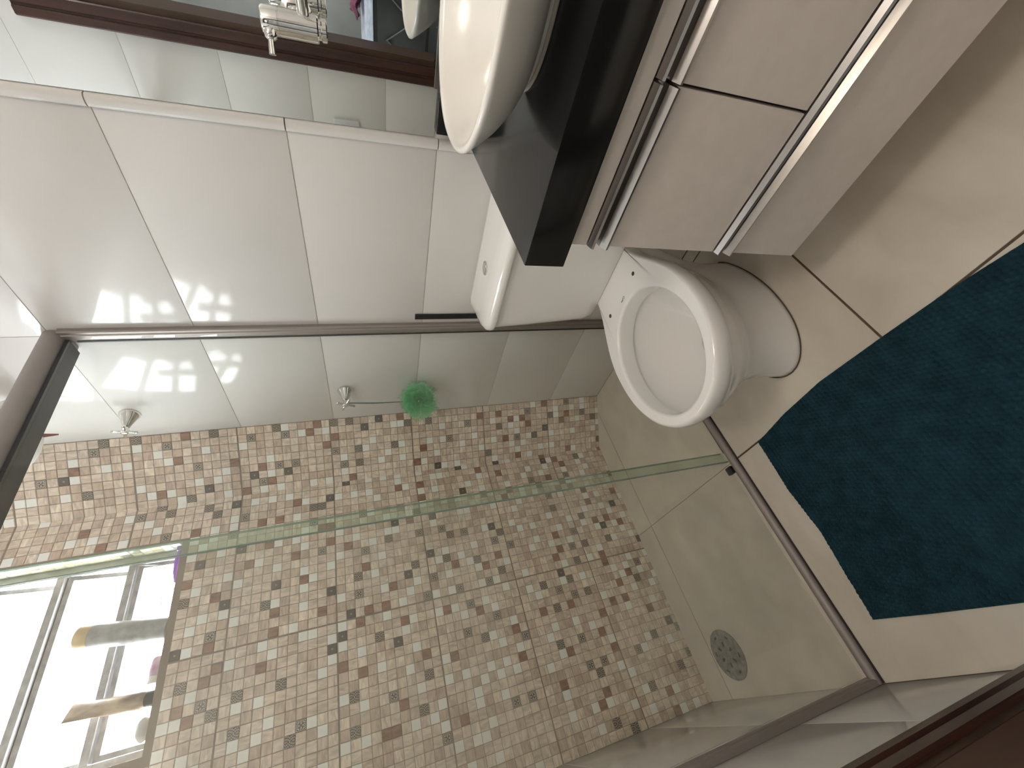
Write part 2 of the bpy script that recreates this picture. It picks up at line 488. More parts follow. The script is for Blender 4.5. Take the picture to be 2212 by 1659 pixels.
mosaic(wb, items)
# splayed corner
wc = empty('wall_corner', (0, YA, 0)); tag(wc, 'splayed mosaic wall filling the shower corner', 'wall', kind='structure')
A = Vector((0, YA, 0)); B = Vector((XC, YB, 0)); dAB = (B - A).normalized(); nAB = Vector((dAB.y, -dAB.x, 0))
if nAB.dot(Vector((-1, -1, 0))) < 0: nAB = -nAB
bm = bmesh.new()
add_loft(bm, [[(0.001, YA - .0005, z), (XC - .0005, YB + .001, z), (.001, YB + .001, z)] for z in (0, ZC)])
from_bm(bm, 'grout_backing', M['mgrout'], wc)
items = []
Lc = (B - A).length; nc = 9
for z in zrows():
    for i in range(nc):
        c = A + dAB * (Lc * (i + .5) / nc); c.z = z
        items.append((tuple(c), tuple(-dAB), tuple(nAB), True))
mosaic(wc, items)

# ================================================================== WINDOW
win = empty('window_1', (.5 * (WX0 + WX1), YB + .06, WZ0)); tag(win, 'weathered aluminium awning window, sashes tilted open', 'window', kind='structure')
fy0, fy1 = YB + .062, YB + .095
e = .022
box('frame_jamb', (WX1, fy0, WZ0), (WX1 - e, fy1, WZ1), M['alu_win'], win, .001)
box('frame_jamb', (WX0, fy0, WZ0), (WX0 + e, fy1, WZ1), M['alu_win'], win, .001)
box('frame_head', (WX0 + e, fy0, WZ1 - e), (WX1 - e, fy1, WZ1), M['alu_win'], win, .001)
box('frame_sill', (WX0 + e, fy0, WZ0), (WX1 - e, fy1, WZ0 + .012), M['alu_win'], win, .001)
for zr in (1.905, 2.095):
    box('frame_rail', (WX0 + e, fy0, zr), (WX1 - e, fy1, zr + .020), M['alu_win'], win, .001)
def sash(z0, z1, ang):
    # hinged at the top, swung outwards at the bottom; parts built in the hinge frame then turned
    s = empty('sash', (0, 0, 0)); s.parent = win
    s.matrix_parent_inverse = Matrix.Translation(-Vector(win.location))
    hx0, hx1 = WX0 + e + .003, WX1 - e - .003
    h = z1 - z0 - .006
    Rm = Matrix.Translation((0, fy0 + .016, z1 - .003)) @ Matrix.Rotation(ang, 4, 'X')
    def part(nm, lo, hi, mt):
        o = box(nm, lo, hi, mt); o.parent = s; o.matrix_basis = Rm @ o.matrix_basis
    w = .014
    part('stile', (hx1 - w, 0, -h), (hx1, .016, 0), M['alu_win'])
    part('stile', (hx0, 0, -h), (hx0 + w, .016, 0), M['alu_win'])
    part('rail', (hx0 + w, 0, -h), (hx1 - w, .016, -h + w), M['alu_win'])
    part('rail', (hx0 + w, 0, -w), (hx1 - w, .016, 0), M['alu_win'])
    part('pane', (hx0 + w, .006, -h + w), (hx1 - w, .010, -w), M['pane'])
sash(WZ0 + .012, 1.905, .10)
sash(1.925, 2.095, .30)
sash(2.115, WZ1 - e, .30)
tube('stay_arm', [(WX1 - .03, fy0 - .004, 1.912), (WX1 - .034, fy0 + .02, 1.85), (WX1 - .036, fy0 + .035, 1.80)], .0035, M['alu_win'], win, 6)
# exterior daylight guide (portal only shapes the sky sampling)
al = bpy.data.lights.new('daylight_portal', 'AREA'); al.shape = 'RECTANGLE'; al.size = WX1 - WX0; al.size_y = WZ1 - WZ0
al.cycles.is_portal = True
po = bpy.data.objects.new('daylight_portal', al); COL.objects.link(po)
po.location = (.5 * (WX0 + WX1), YB + TH + .01, .5 * (WZ0 + WZ1)); po.rotation_euler = (math.radians(-90), 0, 0)

# ================================================================== DOORWAY + HALL
door = empty('door_1', (WL, DY0, 0)); tag(door, 'dark red wooden door frame in the tiled wall', 'door', kind='structure')
def casing(name, ya, yb, z0, z1):
    # moulded architrave section along z, between ya (outer) and yb (inner, y more negative)
    w = ya - yb
    P = [(WL - .002, ya), (WL + .010, ya), (WL + .016, ya - .006), (WL + .016, ya - w * .36), (WL + .009, ya - w * .42), (WL + .009, ya - w * .50),
         (WL + .014, ya - w * .56), (WL + .014, yb + .004), (WL + .010, yb), (WL - .002, yb)]
    return extrude_profile(name, P, z0, z1, M['wood'], door, 'z')
casing('architrave', -.322, -.398, 0, 2.190)
casing('architrave', DY1 + .0, DY1 - .074, 0, 2.190)
P = [(WL - .002, 2.114), (WL + .014, 2.116), (WL + .014, 2.150), (WL + .009, 2.156), (WL + .016, 2.164), (WL + .016, 2.186), (WL + .010, 2.190), (WL - .002, 2.190)]
bm = bmesh.new(); add_loft(bm, [[(x, y, z) for x, z in P] for y in (DY1 + .0, -.398)]); from_bm(bm, 'architrave', M['wood'], door)
box('jamb', (WL - .125, DY0 + .006, 0), (WL + .006, DY0 - .022, DZ), M['wood2'], door, .001)
box('jamb', (WL - .125, DY1 - .004, 0), (WL + .006, DY1 + .022, DZ), M['wood2'], door, .001)
box('head_jamb', (WL - .125, DY1 + .022, DZ - .03), (WL + .006, DY0 - .022, DZ + .002), M['wood2'], door, .001)
# hall beyond the door
HX = -2.75
wh = box('wall_hall', (HX - .1, -2.2, 0), (HX, 1.2, ZC), M['hallwall']); tag(wh, 'grey painted wall of the room beyond the door', 'wall', kind='structure')
bm = bmesh.new()
add_box(bm, (HX, 1.1, 0), (WL - .12, 1.2, ZC)); add_box(bm, (HX, -2.3, 0), (WL - .12, -2.2, ZC))
add_box(bm, (HX, -2.3, ZC), (WL - .12, 1.2, ZC + .1))
w2 = from_bm(bm, 'wall_hall_sides', M['hallwall']); tag(w2, 'grey side walls and ceiling of the room beyond the door', 'wall', kind='structure')
f2 = box('floor_hall', (HX, -2.2, -.1), (WL - .12, 1.1, -.001), M['floor']); tag(f2, 'beige floor of the room beyond the door', 'floor', kind='structure')
ch = empty('chest_of_drawers', (-2.2, -.2, 0)); tag(ch, 'dark chest seen through the doorway in the mirror', 'chest')
box('carcass', (-2.55, -.85, .04), (-2.02, .55, .93), M['chest'], ch, .004)
for k in range(3):
    for yy in ((-.84, -.155), (-.145, .54)):
        dr = box('drawer_front', (-2.02, yy[0], .07 + k * .285), (-2.005, yy[1], .34 + k * .285), M['chest'], ch, .003)
bm = bmesh.new()
zz = [(-.80 + .1 * i, .86 if i % 2 else .72) for i in range(13)]
add_tube(bm, [(-2.003, y, z) for y, z in zz], .006, 6)
from_bm(bm, 'zigzag_trim', M['zig'], ch)
tw = box('folded_towel', (-2.50, -.75, .932), (-2.0, .35, .975), M['towel'], None, .014, 3); tag(tw, 'pale blue folded towel on the dark chest', 'towel')
bm = bmesh.new()
nu, nv = 26, 14
gr = [[bm.verts.new((-2.42 + .36 * i / nv, -.80 + .45 * j / nu, .982 + .03 * (math.sin(j * .9 + i * .5) * .5 + .5) + .035 * (math.sin(i * .8 - j * .35) * .5 + .5))) for j in range(nu + 1)] for i in range(nv + 1)]
for i in range(nv):
    for j in range(nu): bm.faces.new((gr[i][j], gr[i + 1][j], gr[i + 1][j + 1], gr[i][j + 1]))
mc = from_bm(bm, 'crumpled_cloth', M['maroon'], None, True); tag(mc, 'maroon crumpled cloth lying on the folded towel', 'cloth')
sm = mc.modifiers.new('thick', 'SOLIDIFY'); sm.thickness = .006
# lamps of the two rooms
def ceiling_lamp(name, loc, rad, mt, label):
    t = empty(name, loc); tag(t, label, 'lamp')
    lathe('base', (loc[0], loc[1], loc[2]), (0, 0, -1), [(rad, 0), (rad, .02), (rad * .96, .026)], M['whiteplastic'], t, 40)
    lathe('diffuser', (loc[0], loc[1], loc[2] - .0265), (0, 0, -1), [(rad * .93, 0), (rad * .92, .014), (rad * .78, .034), (rad * .4, .046), (.001, .05)], mt, t, 40)
ceiling_lamp('ceiling_lamp', (-1.0, -1.28, ZC), .17, M['lamp'], 'round white ceiling lamp of the bathroom')
ceiling_lamp('ceiling_lamp', (-2.05, -.7, ZC), .15, M['lamp2'], 'round white ceiling lamp of the room beyond the door')

# ================================================================== MIRROR
mi = empty('wall_mirror', (0, YM, .93)); tag(mi, 'large frameless mirror on the wall above the basin', 'mirror')
box('glass', (-.0025, -1.60, .930), (.0017, YM - .0015, 2.33), M['mirror'], mi)
box('reflection_strip', (-.008, -1.60, .9285), (-.0026, -.690, .9380), M['alu'], mi)  # metal strip put in for a bright reflected line along the mirror's lower edge

# ================================================================== VANITY
XF = -.485
van = empty('vanity_cabinet', (-.25, -.64, .226)); tag(van, 'cream wall-hung vanity cabinet with aluminium handle channels', 'cabinet')
VY0, VY1 = -.632, -1.43
box('carcass', (XF + .019, VY1 + .001, .227), (-.001, VY0 - .001, .778), M['cabinet'], van, .001)
box('top_rail', (XF, VY1, .740), (XF + .0185, VY0, .7775), M['cabinet'], van, .001)
box('shadow_gap', (XF + .015, VY1 + .002, .232), (XF + .0188, VY0 - .002, .739), M['gap'], van)
def channel(y0, y1, zb, zt, parent):
    # aluminium pull: two outward lips with a recess between them
    x = XF
    h = zt - zb
    P = [(x + .014, zt), (x - .001, zt), (x - .011, zt - .004), (x - .013, zt - .0075), (x - .002, zt - .009), (x + .010, zt - .012),
         (x + .010, zb + .014), (x - .002, zb + .012), (x - .013, zb + .004), (x - .012, zb), (x - .001, zb - .001), (x + .014, zb - .001)]
    return extrude_profile('handle_channel', P, y1, y0, M['alu'], parent)
ygs = [VY0, -.883, -1.150, VY1]
gw = .0022
for a, b in zip(ygs[:-1], ygs[1:]):
    d1 = box('drawer_front', (XF, b + gw, .452), (XF + .0145, a - (gw if a != VY0 else 0), .7005), M['cabinet'], van, .0008)
    channel(a - (gw if a != VY0 else 0), b + gw, .702, .7385, d1)
d2 = box('drawer_front', (XF, VY1 + gw, .227), (XF + .0145, VY0, .411), M['cabinet'], van, .0008)
channel(VY0, VY1 + gw, .4125, .449, d2)
# worktop
ct = empty('worktop', (-.25, -.6, .78)); tag(ct, 'black granite worktop slab under the basin', 'worktop')
box('slab', (-.503, -1.46, .7795), (-.0005, -.5975, .854), M['granite'], ct, .0022, 2)
us = box('upstand', (-.020, -1.46, .8545), (-.0005, -.604, .9280), M['granite'], None, .0012, 2); tag(us, 'black granite upstand strip along the bottom of the mirror', 'upstand')

# ================================================================== BASIN
def sup(cx, cy, a, b, z, n=72, e=2.25):
    out = []
    for i in range(n):
        t = 2 * math.pi * i / n; c, s = math.cos(t), math.sin(t)
        out.append((cx + a * math.copysign(abs(c) ** (2 / e), c), cy + b * math.copysign(abs(s) ** (2 / e), s), z))
    return out
BX, BY = -.308, -.918
bs = empty('basin', (BX, BY, .854)); tag(bs, 'white oval ceramic vessel basin on the black worktop', 'basin')
rg = []
for a, b, z in ((.066, .112, .8545), (.071, .117, .8555), (.070, .116, .864), (.072, .119, .869), (.100, .140, .876), (.130, .163, .893), (.157, .186, .917), (.176, .203, .940), (.184, .210, .951),
                (.187, .213, .956), (.1865, .2125, .960), (.183, .209, .9625), (.177, .203, .961), (.174, .200, .955), (.166, .192, .938), (.148, .174, .912), (.118, .143, .888), (.07, .09, .873), (.024, .024, .870)):
    rg.append(sup(BX, BY, a, b, z))
loft('bowl', rg, M['ceramic2'], bs, True, True, 70)
lathe('drain_plug', (BX, BY, .8705), (0, 0, 1), [(.022, 0), (.022, .002), (.017, .004)], M['chrome'], bs)
bm = bmesh.new(); pts = sup(BX, BY, .072, .118, .8565, 48); add_tube(bm, pts + pts[:1], .0035, 6)
from_bm(bm, 'silicone_bead', M['silicone'], bs, True)

# ================================================================== FAUCET
fx, fy = -.085, -.770
fa = empty('basin_faucet', (-.004, fy, 1.16)); tag(fa, 'chrome wall-mounted faucet with lever in front of the mirror', 'faucet')
lathe('body', (fx, fy, 1.158), (0, 0, 1), [(.0185, 0), (.0205, .002), (.0205, .060), (.0200, .0605), (.0200, .0615), (.0205, .062), (.0205, .084), (.0185, .087)], M['chrome'], fa, 40)
lathe('aerator', (fx, fy, 1.1445), (0, 0, 1), [(.0155, 0), (.0175, .0015), (.0175, .008), (.015, .0095), (.015, .0135)], M['chrome'], fa, 32)
tube('lever', [(fx - .012, fy + .010, 1.233), (fx - .022, fy + .026, 1.2335), (fx - .030, fy + .040, 1.2335)], [.0042, .0048, .0056], M['chrome'], fa, 14)
lathe('lever_collar', (fx - .010, fy + .008, 1.233), (-.55, .82, 0), [(.009, 0), (.011, .004), (.009, .014), (.006, .017)], M['chrome'], fa, 20)
tube('spout', [(fx, fy - .015, 1.180), (fx - .01, fy - .06, 1.181), (fx - .04, fy - .11, 1.179), (fx - .065, fy - .135, 1.170), (fx - .075, fy - .145, 1.155)], .0095, M['chrome'], fa, 20)
tube('wall_stub', [(fx + .016, fy, 1.195), (-.009, fy, 1.195)], .0105, M['chrome'], fa, 20)
lathe('wall_flange', (-.0027, fy, 1.195), (-1, 0, 0), [(.026, 0), (.026, .003), (.014, .010)], M['chrome'], fa, 32)

# ================================================================== TOILET
TY = -.330
to = empty('toilet', (-.33, TY, 0)); tag(to, 'white ceramic close-coupled toilet without a seat', 'toilet')
RIM = np.array([(-.020, .098), (-.10, .099), (-.17, .102), (-.20, .107), (-.225, .117), (-.255, .131), (-.30, .153), (-.34, .171), (-.38, .183), (-.43, .188), (-.49, .186), (-.54, .175), (-.59, .152), (-.63, .122), (-.66, .087), (-.677, .050), (-.684, 0)])
BASE = np.array([(-.150, .050), (-.17, .066), (-.21, .082), (-.26, .097), (-.31, .106), (-.36, .110), (-.42, .107), (-.47, .098), (-.51, .083), (-.545, .060), (-.568, .033), (-.577, 0)])
NT = 40
def half(tab, t):
    xb, xf = tab[0][0], tab[-1][0]
    x = xb + (xf - xb) * (math.sin(t * math.pi / 2) if False else (1 - math.cos(math.pi * t)) / 2)
    h = np.interp(-x, -tab[:, 0], tab[:, 1])
    # round the nose: replace the linear tail by a circular one
    return x, float(h)
def smooth_tab(tab, n=200):
    xs = np.linspace(tab[0][0], tab[-1][0], n); h = np.interp(-xs, -tab[:, 0], tab[:, 1] ** 2)
    k = 9; hp = np.pad(h, k, mode='reflect', reflect_type='odd'); h2 = np.convolve(hp, np.ones(2 * k + 1) / (2 * k + 1), 'valid')
    h2[-1] = 0; h2[0] = h[0]
    return np.stack([xs, np.sqrt(np.maximum(h2, 0))], 1)
RIM = smooth_tab(RIM); BASE = smooth_tab(BASE)
def egg(tab, z, off=0., yc=TY):
    L_, R_ = [], []
    for i in range(NT + 1):
        t = i / NT
        x, h = half(tab, t)
        L_.append((x, h)); R_.append((x, -h))
    loop = L_ + R_[::-1][1:]
    cx = sum(p[0] for p in loop) / len(loop)
    xb, xf = tab[0][0], tab[-1][0]
    mx = .5 * (xb + xf); sx = (abs(xf - xb) / 2 + off) / (abs(xf - xb) / 2); hm = tab[:, 1].max(); sy = (hm + off) / hm
    return [(mx + (x - mx) * sx, yc + h * sy, z) for x, h in loop]
def blend(r0, r1, k, z): return [(a[0] * (1 - k) + b[0] * k, a[1] * (1 - k) + b[1] * k, z) for a, b in zip(r0, r1)]
def opening(a, b, cx, z):
    out = []
    L_, R_ = [], []
    for i in range(NT + 1):
        t = i / NT
        c = math.cos(math.pi * t)
        x = cx + a * c; h = b * math.sin(math.pi * t)
        L_.append((x, TY + h, z)); R_.append((x, TY - h, z))
    return L_ + R_[::-1][1:]
b0 = egg(BASE, 0); r0 = egg(RIM, 0)
rings = [egg(BASE, 0.0005, -.001), egg(BASE, .004, .001), egg(BASE, .018, -.001), egg(BASE, .09, -.004)]
bn = egg(BASE, 0, -.005)
for z, k in ((.15, .06), (.20, .22), (.245, .47), (.285, .72), (.315, .88), (.335, .955)): rings.append(blend(bn, egg(RIM, 0, -.010), k, z))
rings += [egg(RIM, .350, -.007), egg(RIM, .360, -.002), egg(RIM, .375, .001), egg(RIM, .396, .001), egg(RIM, .403, -.002), egg(RIM, .4065, -.007), egg(RIM, .4066, -.0085)]
CX = -.472
rings += [opening(.189, .155, CX, .4066), opening(.187, .153, CX, .4065), opening(.182, .148, CX, .4040), opening(.180, .146, CX, .398), opening(.178, .144, CX, .362), opening(.1785, .1445, CX, .357), opening(.186, .152, CX, .354), opening(.187, .153, CX, .348),
          opening(.176, .143, CX, .31), opening(.152, .120, CX + .006, .26), opening(.115, .088, CX + .012, .21), opening(.070, .055, CX + .015, .17), opening(.05, .04, CX + .016, .12)]
bw = loft('bowl', rings, M['ceramic'], to, True, True, 60)
for ed in bw.data.edges:      # crisp border round the flat rim top
    if all(abs(bw.data.vertices[i].co.z - .4066) < 2e-5 for i in ed.vertices): ed.use_edge_sharp = True
bm = bmesh.new(); rgw = opening(.076, .060, CX + .015, .176); bm.faces.new([bm.verts.new(p) for p in rgw]); from_bm(bm, 'water', M['water'], to)
for yy in (TY - .078, TY + .078):
    lathe('hinge_hole', (-.257, yy, .4058), (0, 0, 1), [(.0060, 0), (.0060, .0012), (.004, .0013)], M['hole'], to, 16)
bm = bmesh.new()
add_tube(bm, [(-.272 + .003 * math.sin(k * .9), TY + .006 + .012 * k / 18 - .006, .4068) for k in range(19)], .0007, 5)
add_tube(bm, [(-.270 + .0035 * math.cos(k * .7), TY - .004 + .0045 * math.sin(k * .7), .4068) for k in range(10)], .0007, 5)
from_bm(bm, 'maker_mark', M['mark'], to)
# side bolt cap and the moulded trapway ridge
lathe('bolt_cap', (-.352, TY - .0985, .060), (0, -1, .05), [(.0075, 0), (.0075, .003), (.005, .006), (.001, .007)], M['hole'], to, 16)
tube('trapway_ridge', [(-.27, TY - .080, .10), (-.30, TY - .089, .135), (-.345, TY - .095, .150), (-.385, TY - .096, .130), (-.40, TY - .095, .10)], [.004, .010, .012, .010, .004], M['ceramic'], to, 12)
bm = bmesh.new(); add_tube(bm, [tuple(p) for p in egg(BASE, .0022, .0015)] + [egg(BASE, .0022, .0015)[0]], .0022, 5); from_bm(bm, 'floor_seal', M['fgrout'], to)
# cistern
def plan(xb, xf, hb, hf, rad, z, n=8, rb=.012):
    # back edge at xb (half width hb), front at xf (half width hf)
    cs = [(xb, hb), (xf, hf), (xf, -hf), (xb, -hb)]
    rr = [rb, rad, rad, rb]; out = []
    for k in range(4):
        p = Vector((*cs[k], 0)); a = (Vector((*cs[k - 1], 0)) - p).normalized(); b = (Vector((*cs[(k + 1) % 4], 0)) - p).normalized()
        for i in range(n + 1):
            s = i / n
            q = p + a * rr[k] * (1 - s) ** 2 + b * rr[k] * s ** 2
            out.append((q.x, TY + q.y, z))
    return out
tank = [plan(-.004, -.1765, .182, .170, .045, .4072), plan(-.004, -.179, .187, .175, .05, .410), plan(-.004, -.180, .196, .184, .05, .44), plan(-.004, -.181, .222, .204, .055, .62), plan(-.004, -.182, .234, .212, .055, .734)]
loft('cistern', tank, M['ceramic'], to, True, True, 60)
lid = [plan(-.003, -.186, .240, .215, .06, .7350), plan(-.002, -.192, .249, .222, .07, .7365), plan(-.002, -.194, .252, .224, .075, .744), plan(-.002, -.191, .251, .221, .075, .753), plan(-.002, -.180, .248, .213, .075, .7615), plan(-.004, -.160, .240, .20, .07, .7665), plan(-.010, -.13, .22, .18, .06, .7685)]
ld = loft('cistern_lid', lid, M['ceramic'], to, True, True, 60)
bt = lathe('flush_button', (-.088, TY + .040, .7675), (0, 0, 1), [(.021, 0), (.021, .003), (.0185, .0045), (.0175, .003), (.0165, .003), (.0155, .0055), (.001, .006)], M['chrome'], to, 32)

# ================================================================== SHOWER SCREEN
sc = empty('shower_screen', (-.6, .04, 0)); tag(sc, 'fixed glass shower panel with aluminium rails beside the cistern', 'shower screen')
GZ0, GZ1 = .0178, 1.8505
box('glass_panel', (-.0172, .019, GZ0), (-.6630, .027, GZ1), M['glass'], sc)
box('post_seal', (-.0170, .0335, GZ0), (-.0195, .0375, GZ1 - .008), M['black'], sc)
box('glass_edge', (-.6632, .0188, GZ0), (-.6648, .0272, GZ1), M['gedge'], sc)
# wall posts
def post(x0, sgn):
    P = [(x0, .002), (x0 + sgn * .011, .002), (x0 + sgn * .0135, .006), (x0 + sgn * .0135, .014), (x0 + sgn * .016, .016), (x0 + sgn * .016, .0365), (x0 + sgn * .0145, .040), (x0, .040)]
    return extrude_profile('wall_post', P, .002, 1.875, M['alu_matt'], sc, 'z')
post(-.0006, -1); post(WL + .0006, 1)
# rounded top rail
prof = []
for i in range(13):
    a = math.pi * (-.5 + i / 12.0)
    prof.append((.040 - .034 * math.cos(a), 1.8905 + .030 * math.sin(a)))
prof += [(.074, 1.9205), (.074, 1.8605)]
tr = extrude_profile('top_rail', prof, WL + .0008, -.0008, M['alu_matt'], sc, 'x')
for p in tr.data.polygons: p.use_smooth = len(p.vertices) == 4
tr.data.set_sharp_from_angle(angle=math.radians(30))
box('rail_seal', (WL + .024, .022, 1.852), (-.0235, .0738, 1.8603), M['black'], sc)
# bottom track
prof = [(-.0005, .0008)] + [(.0125 - .013 * math.cos(math.pi * i / 8), .006 + .011 * math.sin(math.pi * i / 8)) for i in range(9)] + [(.0255, .0008)]
bt_ = extrude_profile('bottom_track', prof, WL + .001, -.001, M['alu_matt'], sc, 'x')
bt_.data.materials[0] = M['alu_matt']
for p in bt_.data.polygons: p.use_smooth = len(p.vertices) == 4
bt_.data.set_sharp_from_angle(angle=math.radians(60))
box('track_seal', (-.630, .0262, .0006), (-.023, .0296, .0080), M['gap'], sc)
box('track_seal', (WL + .002, -.0050, .0004), (-.002, -.0008, .0030), M['gap'], sc)
# sliding door
sd = empty('shower_door', (-.95, .034, 0)); tag(sd, 'sliding glass shower door on the drain side', 'shower door')
box('glass_panel', (-.6270, .038, .010), (-1.2660, .046, 1.8505), M['glass2'], sd)
box('glass_edge', (-.6252, .0378, .010), (-.6268, .0462, 1.8505), M['gedge'], sd)
box('edge_seal', (-.6275, .0310, .010), (-.6590, .0335, 1.8505), M['gseal'], sd)
gd = box('floor_guide', (-.676, .0300, .0008), (-.700, .054, .0155), M['black'], sd, .002, 2)
# ================================================================== DRAIN
dr = empty('floor_drain', (-1.159, .497, 0)); tag(dr, 'round grey floor drain grate in the shower', 'drain')
lathe('sump', (-1.159, .497, .0002), (0, 0, 1), [(.074, 0), (.074, .0004), (.001, .0005)], M['black'], dr, 48)
bm = bmesh.new()
NR, NS = 9, 48
gv = [[bm.verts.new((-1.159 + (.008 + .0685 * i / NR) * math.cos(2 * math.pi * k / NS), .497 + (.008 + .0685 * i / NR) * math.sin(2 * math.pi * k / NS), .0034 - .0016 * (i / NR) ** 4)) for k in range(NS)] for i in range(NR + 1)]
cv = bm.verts.new((-1.159, .497, .0034))
for k in range(NS): bm.faces.new((cv, gv[0][k], gv[0][(k + 1) % NS]))
for i in range(NR):
    for k in range(NS):
        if i in (2, 3, 6) and (k + 2 * (i // 2)) % 8 < 2: continue
        bm.faces.new((gv[i][k], gv[i + 1][k], gv[i + 1][(k + 1) % NS], gv[i][(k + 1) % NS]))
go = from_bm(bm, 'grate', M['steel'], dr)
go.modifiers.new('thick', 'SOLIDIFY').thickness = -.0022

# ================================================================== SHOWER VALVES
def valve(y, z, ang, label):
    t = empty('shower_valve', (0, y, z)); tag(t, label, 'valve', 'cross-handle valves in the shower')
    lathe('escutcheon', (-.0005, y, z), (-1, 0, 0), [(.029, 0), (.029, .003), (.025, .010), (.017, .030), (.011, .046), (.010, .050)], M['chrome'], t, 36)
    lathe('spindle', (-.0508, y, z), (-1, 0, 0), [(.007, 0), (.007, .010)], M['chrome'], t, 20)
    h = lathe('handle_hub', (-.061, y, z), (-1, 0, 0), [(.008, 0), (.011, .003), (.011, .013), (.007, .016)], M['chrome'], t, 24)
    for k in range(4):
        a = ang + k * math.pi / 2
        u = Vector((0, math.cos(a), math.sin(a)))
        p = Vector((-.069, y, z))
        tube('handle_arm', [p + u * .009, p + u * .016, p + u * .032, p + u * .034], [.0042, .0042, .0050, .0035], M['chrome'], t, 12)
valve(.400, 1.866, .25, 'upper chrome cross-handle valve high on the white tile, near the ceiling rail')
valve(.346, 1.188, .45, 'lower chrome cross-handle valve with the green puff hanging from it')

# ================================================================== BATH PUFF
lf = empty('bath_puff', (-.075, .348, .925)); tag(lf, 'green mesh bath puff hanging by a cord from the lower valve', 'bath puff')
def puff_mat():
    Mt = bpy.data.materials.new('green_netting'); Mt.use_nodes = True
    N, L = Mt.node_tree.nodes, Mt.node_tree.links
    for n in list(N): N.remove(n)
    out = N.new('ShaderNodeOutputMaterial'); tr = N.new('ShaderNodeBsdfTransparent'); df = N.new('ShaderNodeBsdfDiffuse'); tl = N.new('ShaderNodeBsdfTranslucent')
    a = N.new('ShaderNodeMixShader'); b = N.new('ShaderNodeMixShader'); nz = N.new('ShaderNodeTexNoise'); mr = N.new('ShaderNodeMapRange'); tc = N.new('ShaderNodeTexCoord')
    df.inputs[0].default_value = (.30, .72, .40, 1); tl.inputs[0].default_value = (.34, .80, .46, 1)
    nz.inputs['Scale'].default_value = 55.; nz.inputs['Detail'].default_value = 2.
    mr.inputs['From Min'].default_value = .35; mr.inputs['From Max'].default_value = .65; mr.inputs['To Min'].default_value = .08; mr.inputs['To Max'].default_value = .38
    L.new(tc.outputs['Object'], nz.inputs['Vector']); L.new(nz.outputs['Fac'], mr.inputs['Value'])
    a.inputs[0].default_value = .4
    L.new(df.outputs[0], a.inputs[1]); L.new(tl.outputs[0], a.inputs[2])
    L.new(mr.outputs[0], b.inputs[0]); L.new(tr.outputs[0], b.inputs[1]); L.new(a.outputs[0], b.inputs[2]); L.new(b.outputs[0], out.inputs[0])
    return Mt
M['puff'] = puff_mat()
bm = bmesh.new()
pc = Vector((-.078, .348, .922)); prng = random.Random(3)
for k in range(46):
    n_ = Vector((prng.gauss(0, 1), prng.gauss(0, 1), prng.gauss(0, 1))).normalized(); u, v = frame_of(n_)
    R0 = prng.uniform(.050, .074); ph = prng.uniform(0, 6.28); wv = prng.choice((5, 6, 7, 8)); tilt = prng.uniform(.010, .020)
    arc = prng.uniform(1.6, 3.6); ns = 22
    prev = None
    for i in range(ns + 1):
        a = ph + arc * i / ns
        row = []
        for j, rr in enumerate((.15, .5, .8, 1.0)):
            wob = math.sin(a * wv * 1.7 + k) * tilt * rr * 1.5 + math.cos(a * 3.1 + k * 2) * tilt * rr
            rad = R0 * rr * (1 + .10 * math.sin(a * wv + k))
            p = pc + (u * math.cos(a) + v * math.sin(a)) * rad + n_ * wob
            p.x = min(p.x, -.004)
            row.append(bm.verts.new(p))
        if prev:
            for j in range(3): bm.faces.new((prev[j], prev[j + 1], row[j + 1], row[j]))
        prev = row
from_bm(bm, 'netting', M['puff'], lf, True)
bm = bmesh.new()
add_tube(bm, [(-.063, .350, 1.180), (-.070, .352, 1.08), (-.075, .350, .965)], .0012, 6)
add_tube(bm, [(-.066, .340, 1.180), (-.073, .345, 1.08), (-.077, .347, .965)], .0012, 6)
M['cord'] = mat('teal_cord', (.05, .13, .11), .8)
from_bm(bm, 'cord', M['cord'], lf, True)

# ================================================================== SHOWER HEAD
sh = empty('electric_shower', (-.125, .290, 2.06)); tag(sh, 'white electric shower head high in the splayed corner', 'shower head')
sx, sy, sz = -.125, .290, 2.048
lathe('spray_plate', (sx, sy, sz), (0, 0, 1), [(.092, 0), (.100, .004), (.102, .014), (.099, .024)], M['whiteplastic'], sh, 48)
lathe('dome', (sx, sy, sz + .0245), (0, 0, 1), [(.096, 0), (.092, .020), (.078, .046), (.055, .066), (.030, .078), (.022, .10)], M['whiteplastic'], sh, 48)
tube('supply_arm', [(sx, sy, sz + .12), (sx + .008, sy + .01, sz + .150), (sx + .05, sy + .02, sz + .165), (-.001, sy + .02, sz + .165)], .012, M['whiteplastic'], sh, 14)
bm = bmesh.new()
d_ = Vector((.50, .866, 0)).normalized(); p_ = Vector((sx, sy, sz)) + d_ * .094; w_ = Vector((-d_.y, d_.x, 0))
add_loft(bm, [[p_ + w_ * .008 + Vector((0, 0, .018)), p_ - w_ * .008 + Vector((0, 0, .018)), p_ - w_ * .006 - d_ * .010 + Vector((0, 0, .004)), p_ + w_ * .006 - d_ * .010 + Vector((0, 0, .004))],
              [p_ + w_ * .002 + d_ * .006 - Vector((0, 0, .030)), p_ - w_ * .002 + d_ * .006 - Vector((0, 0, .030)), p_ - w_ * .002 + d_ * .003 - Vector((0, 0, .031)), p_ + w_ * .002 + d_ * .003 - Vector((0, 0, .031))]])
from_bm(bm, 'selector_lever', M['redplastic'], sh)

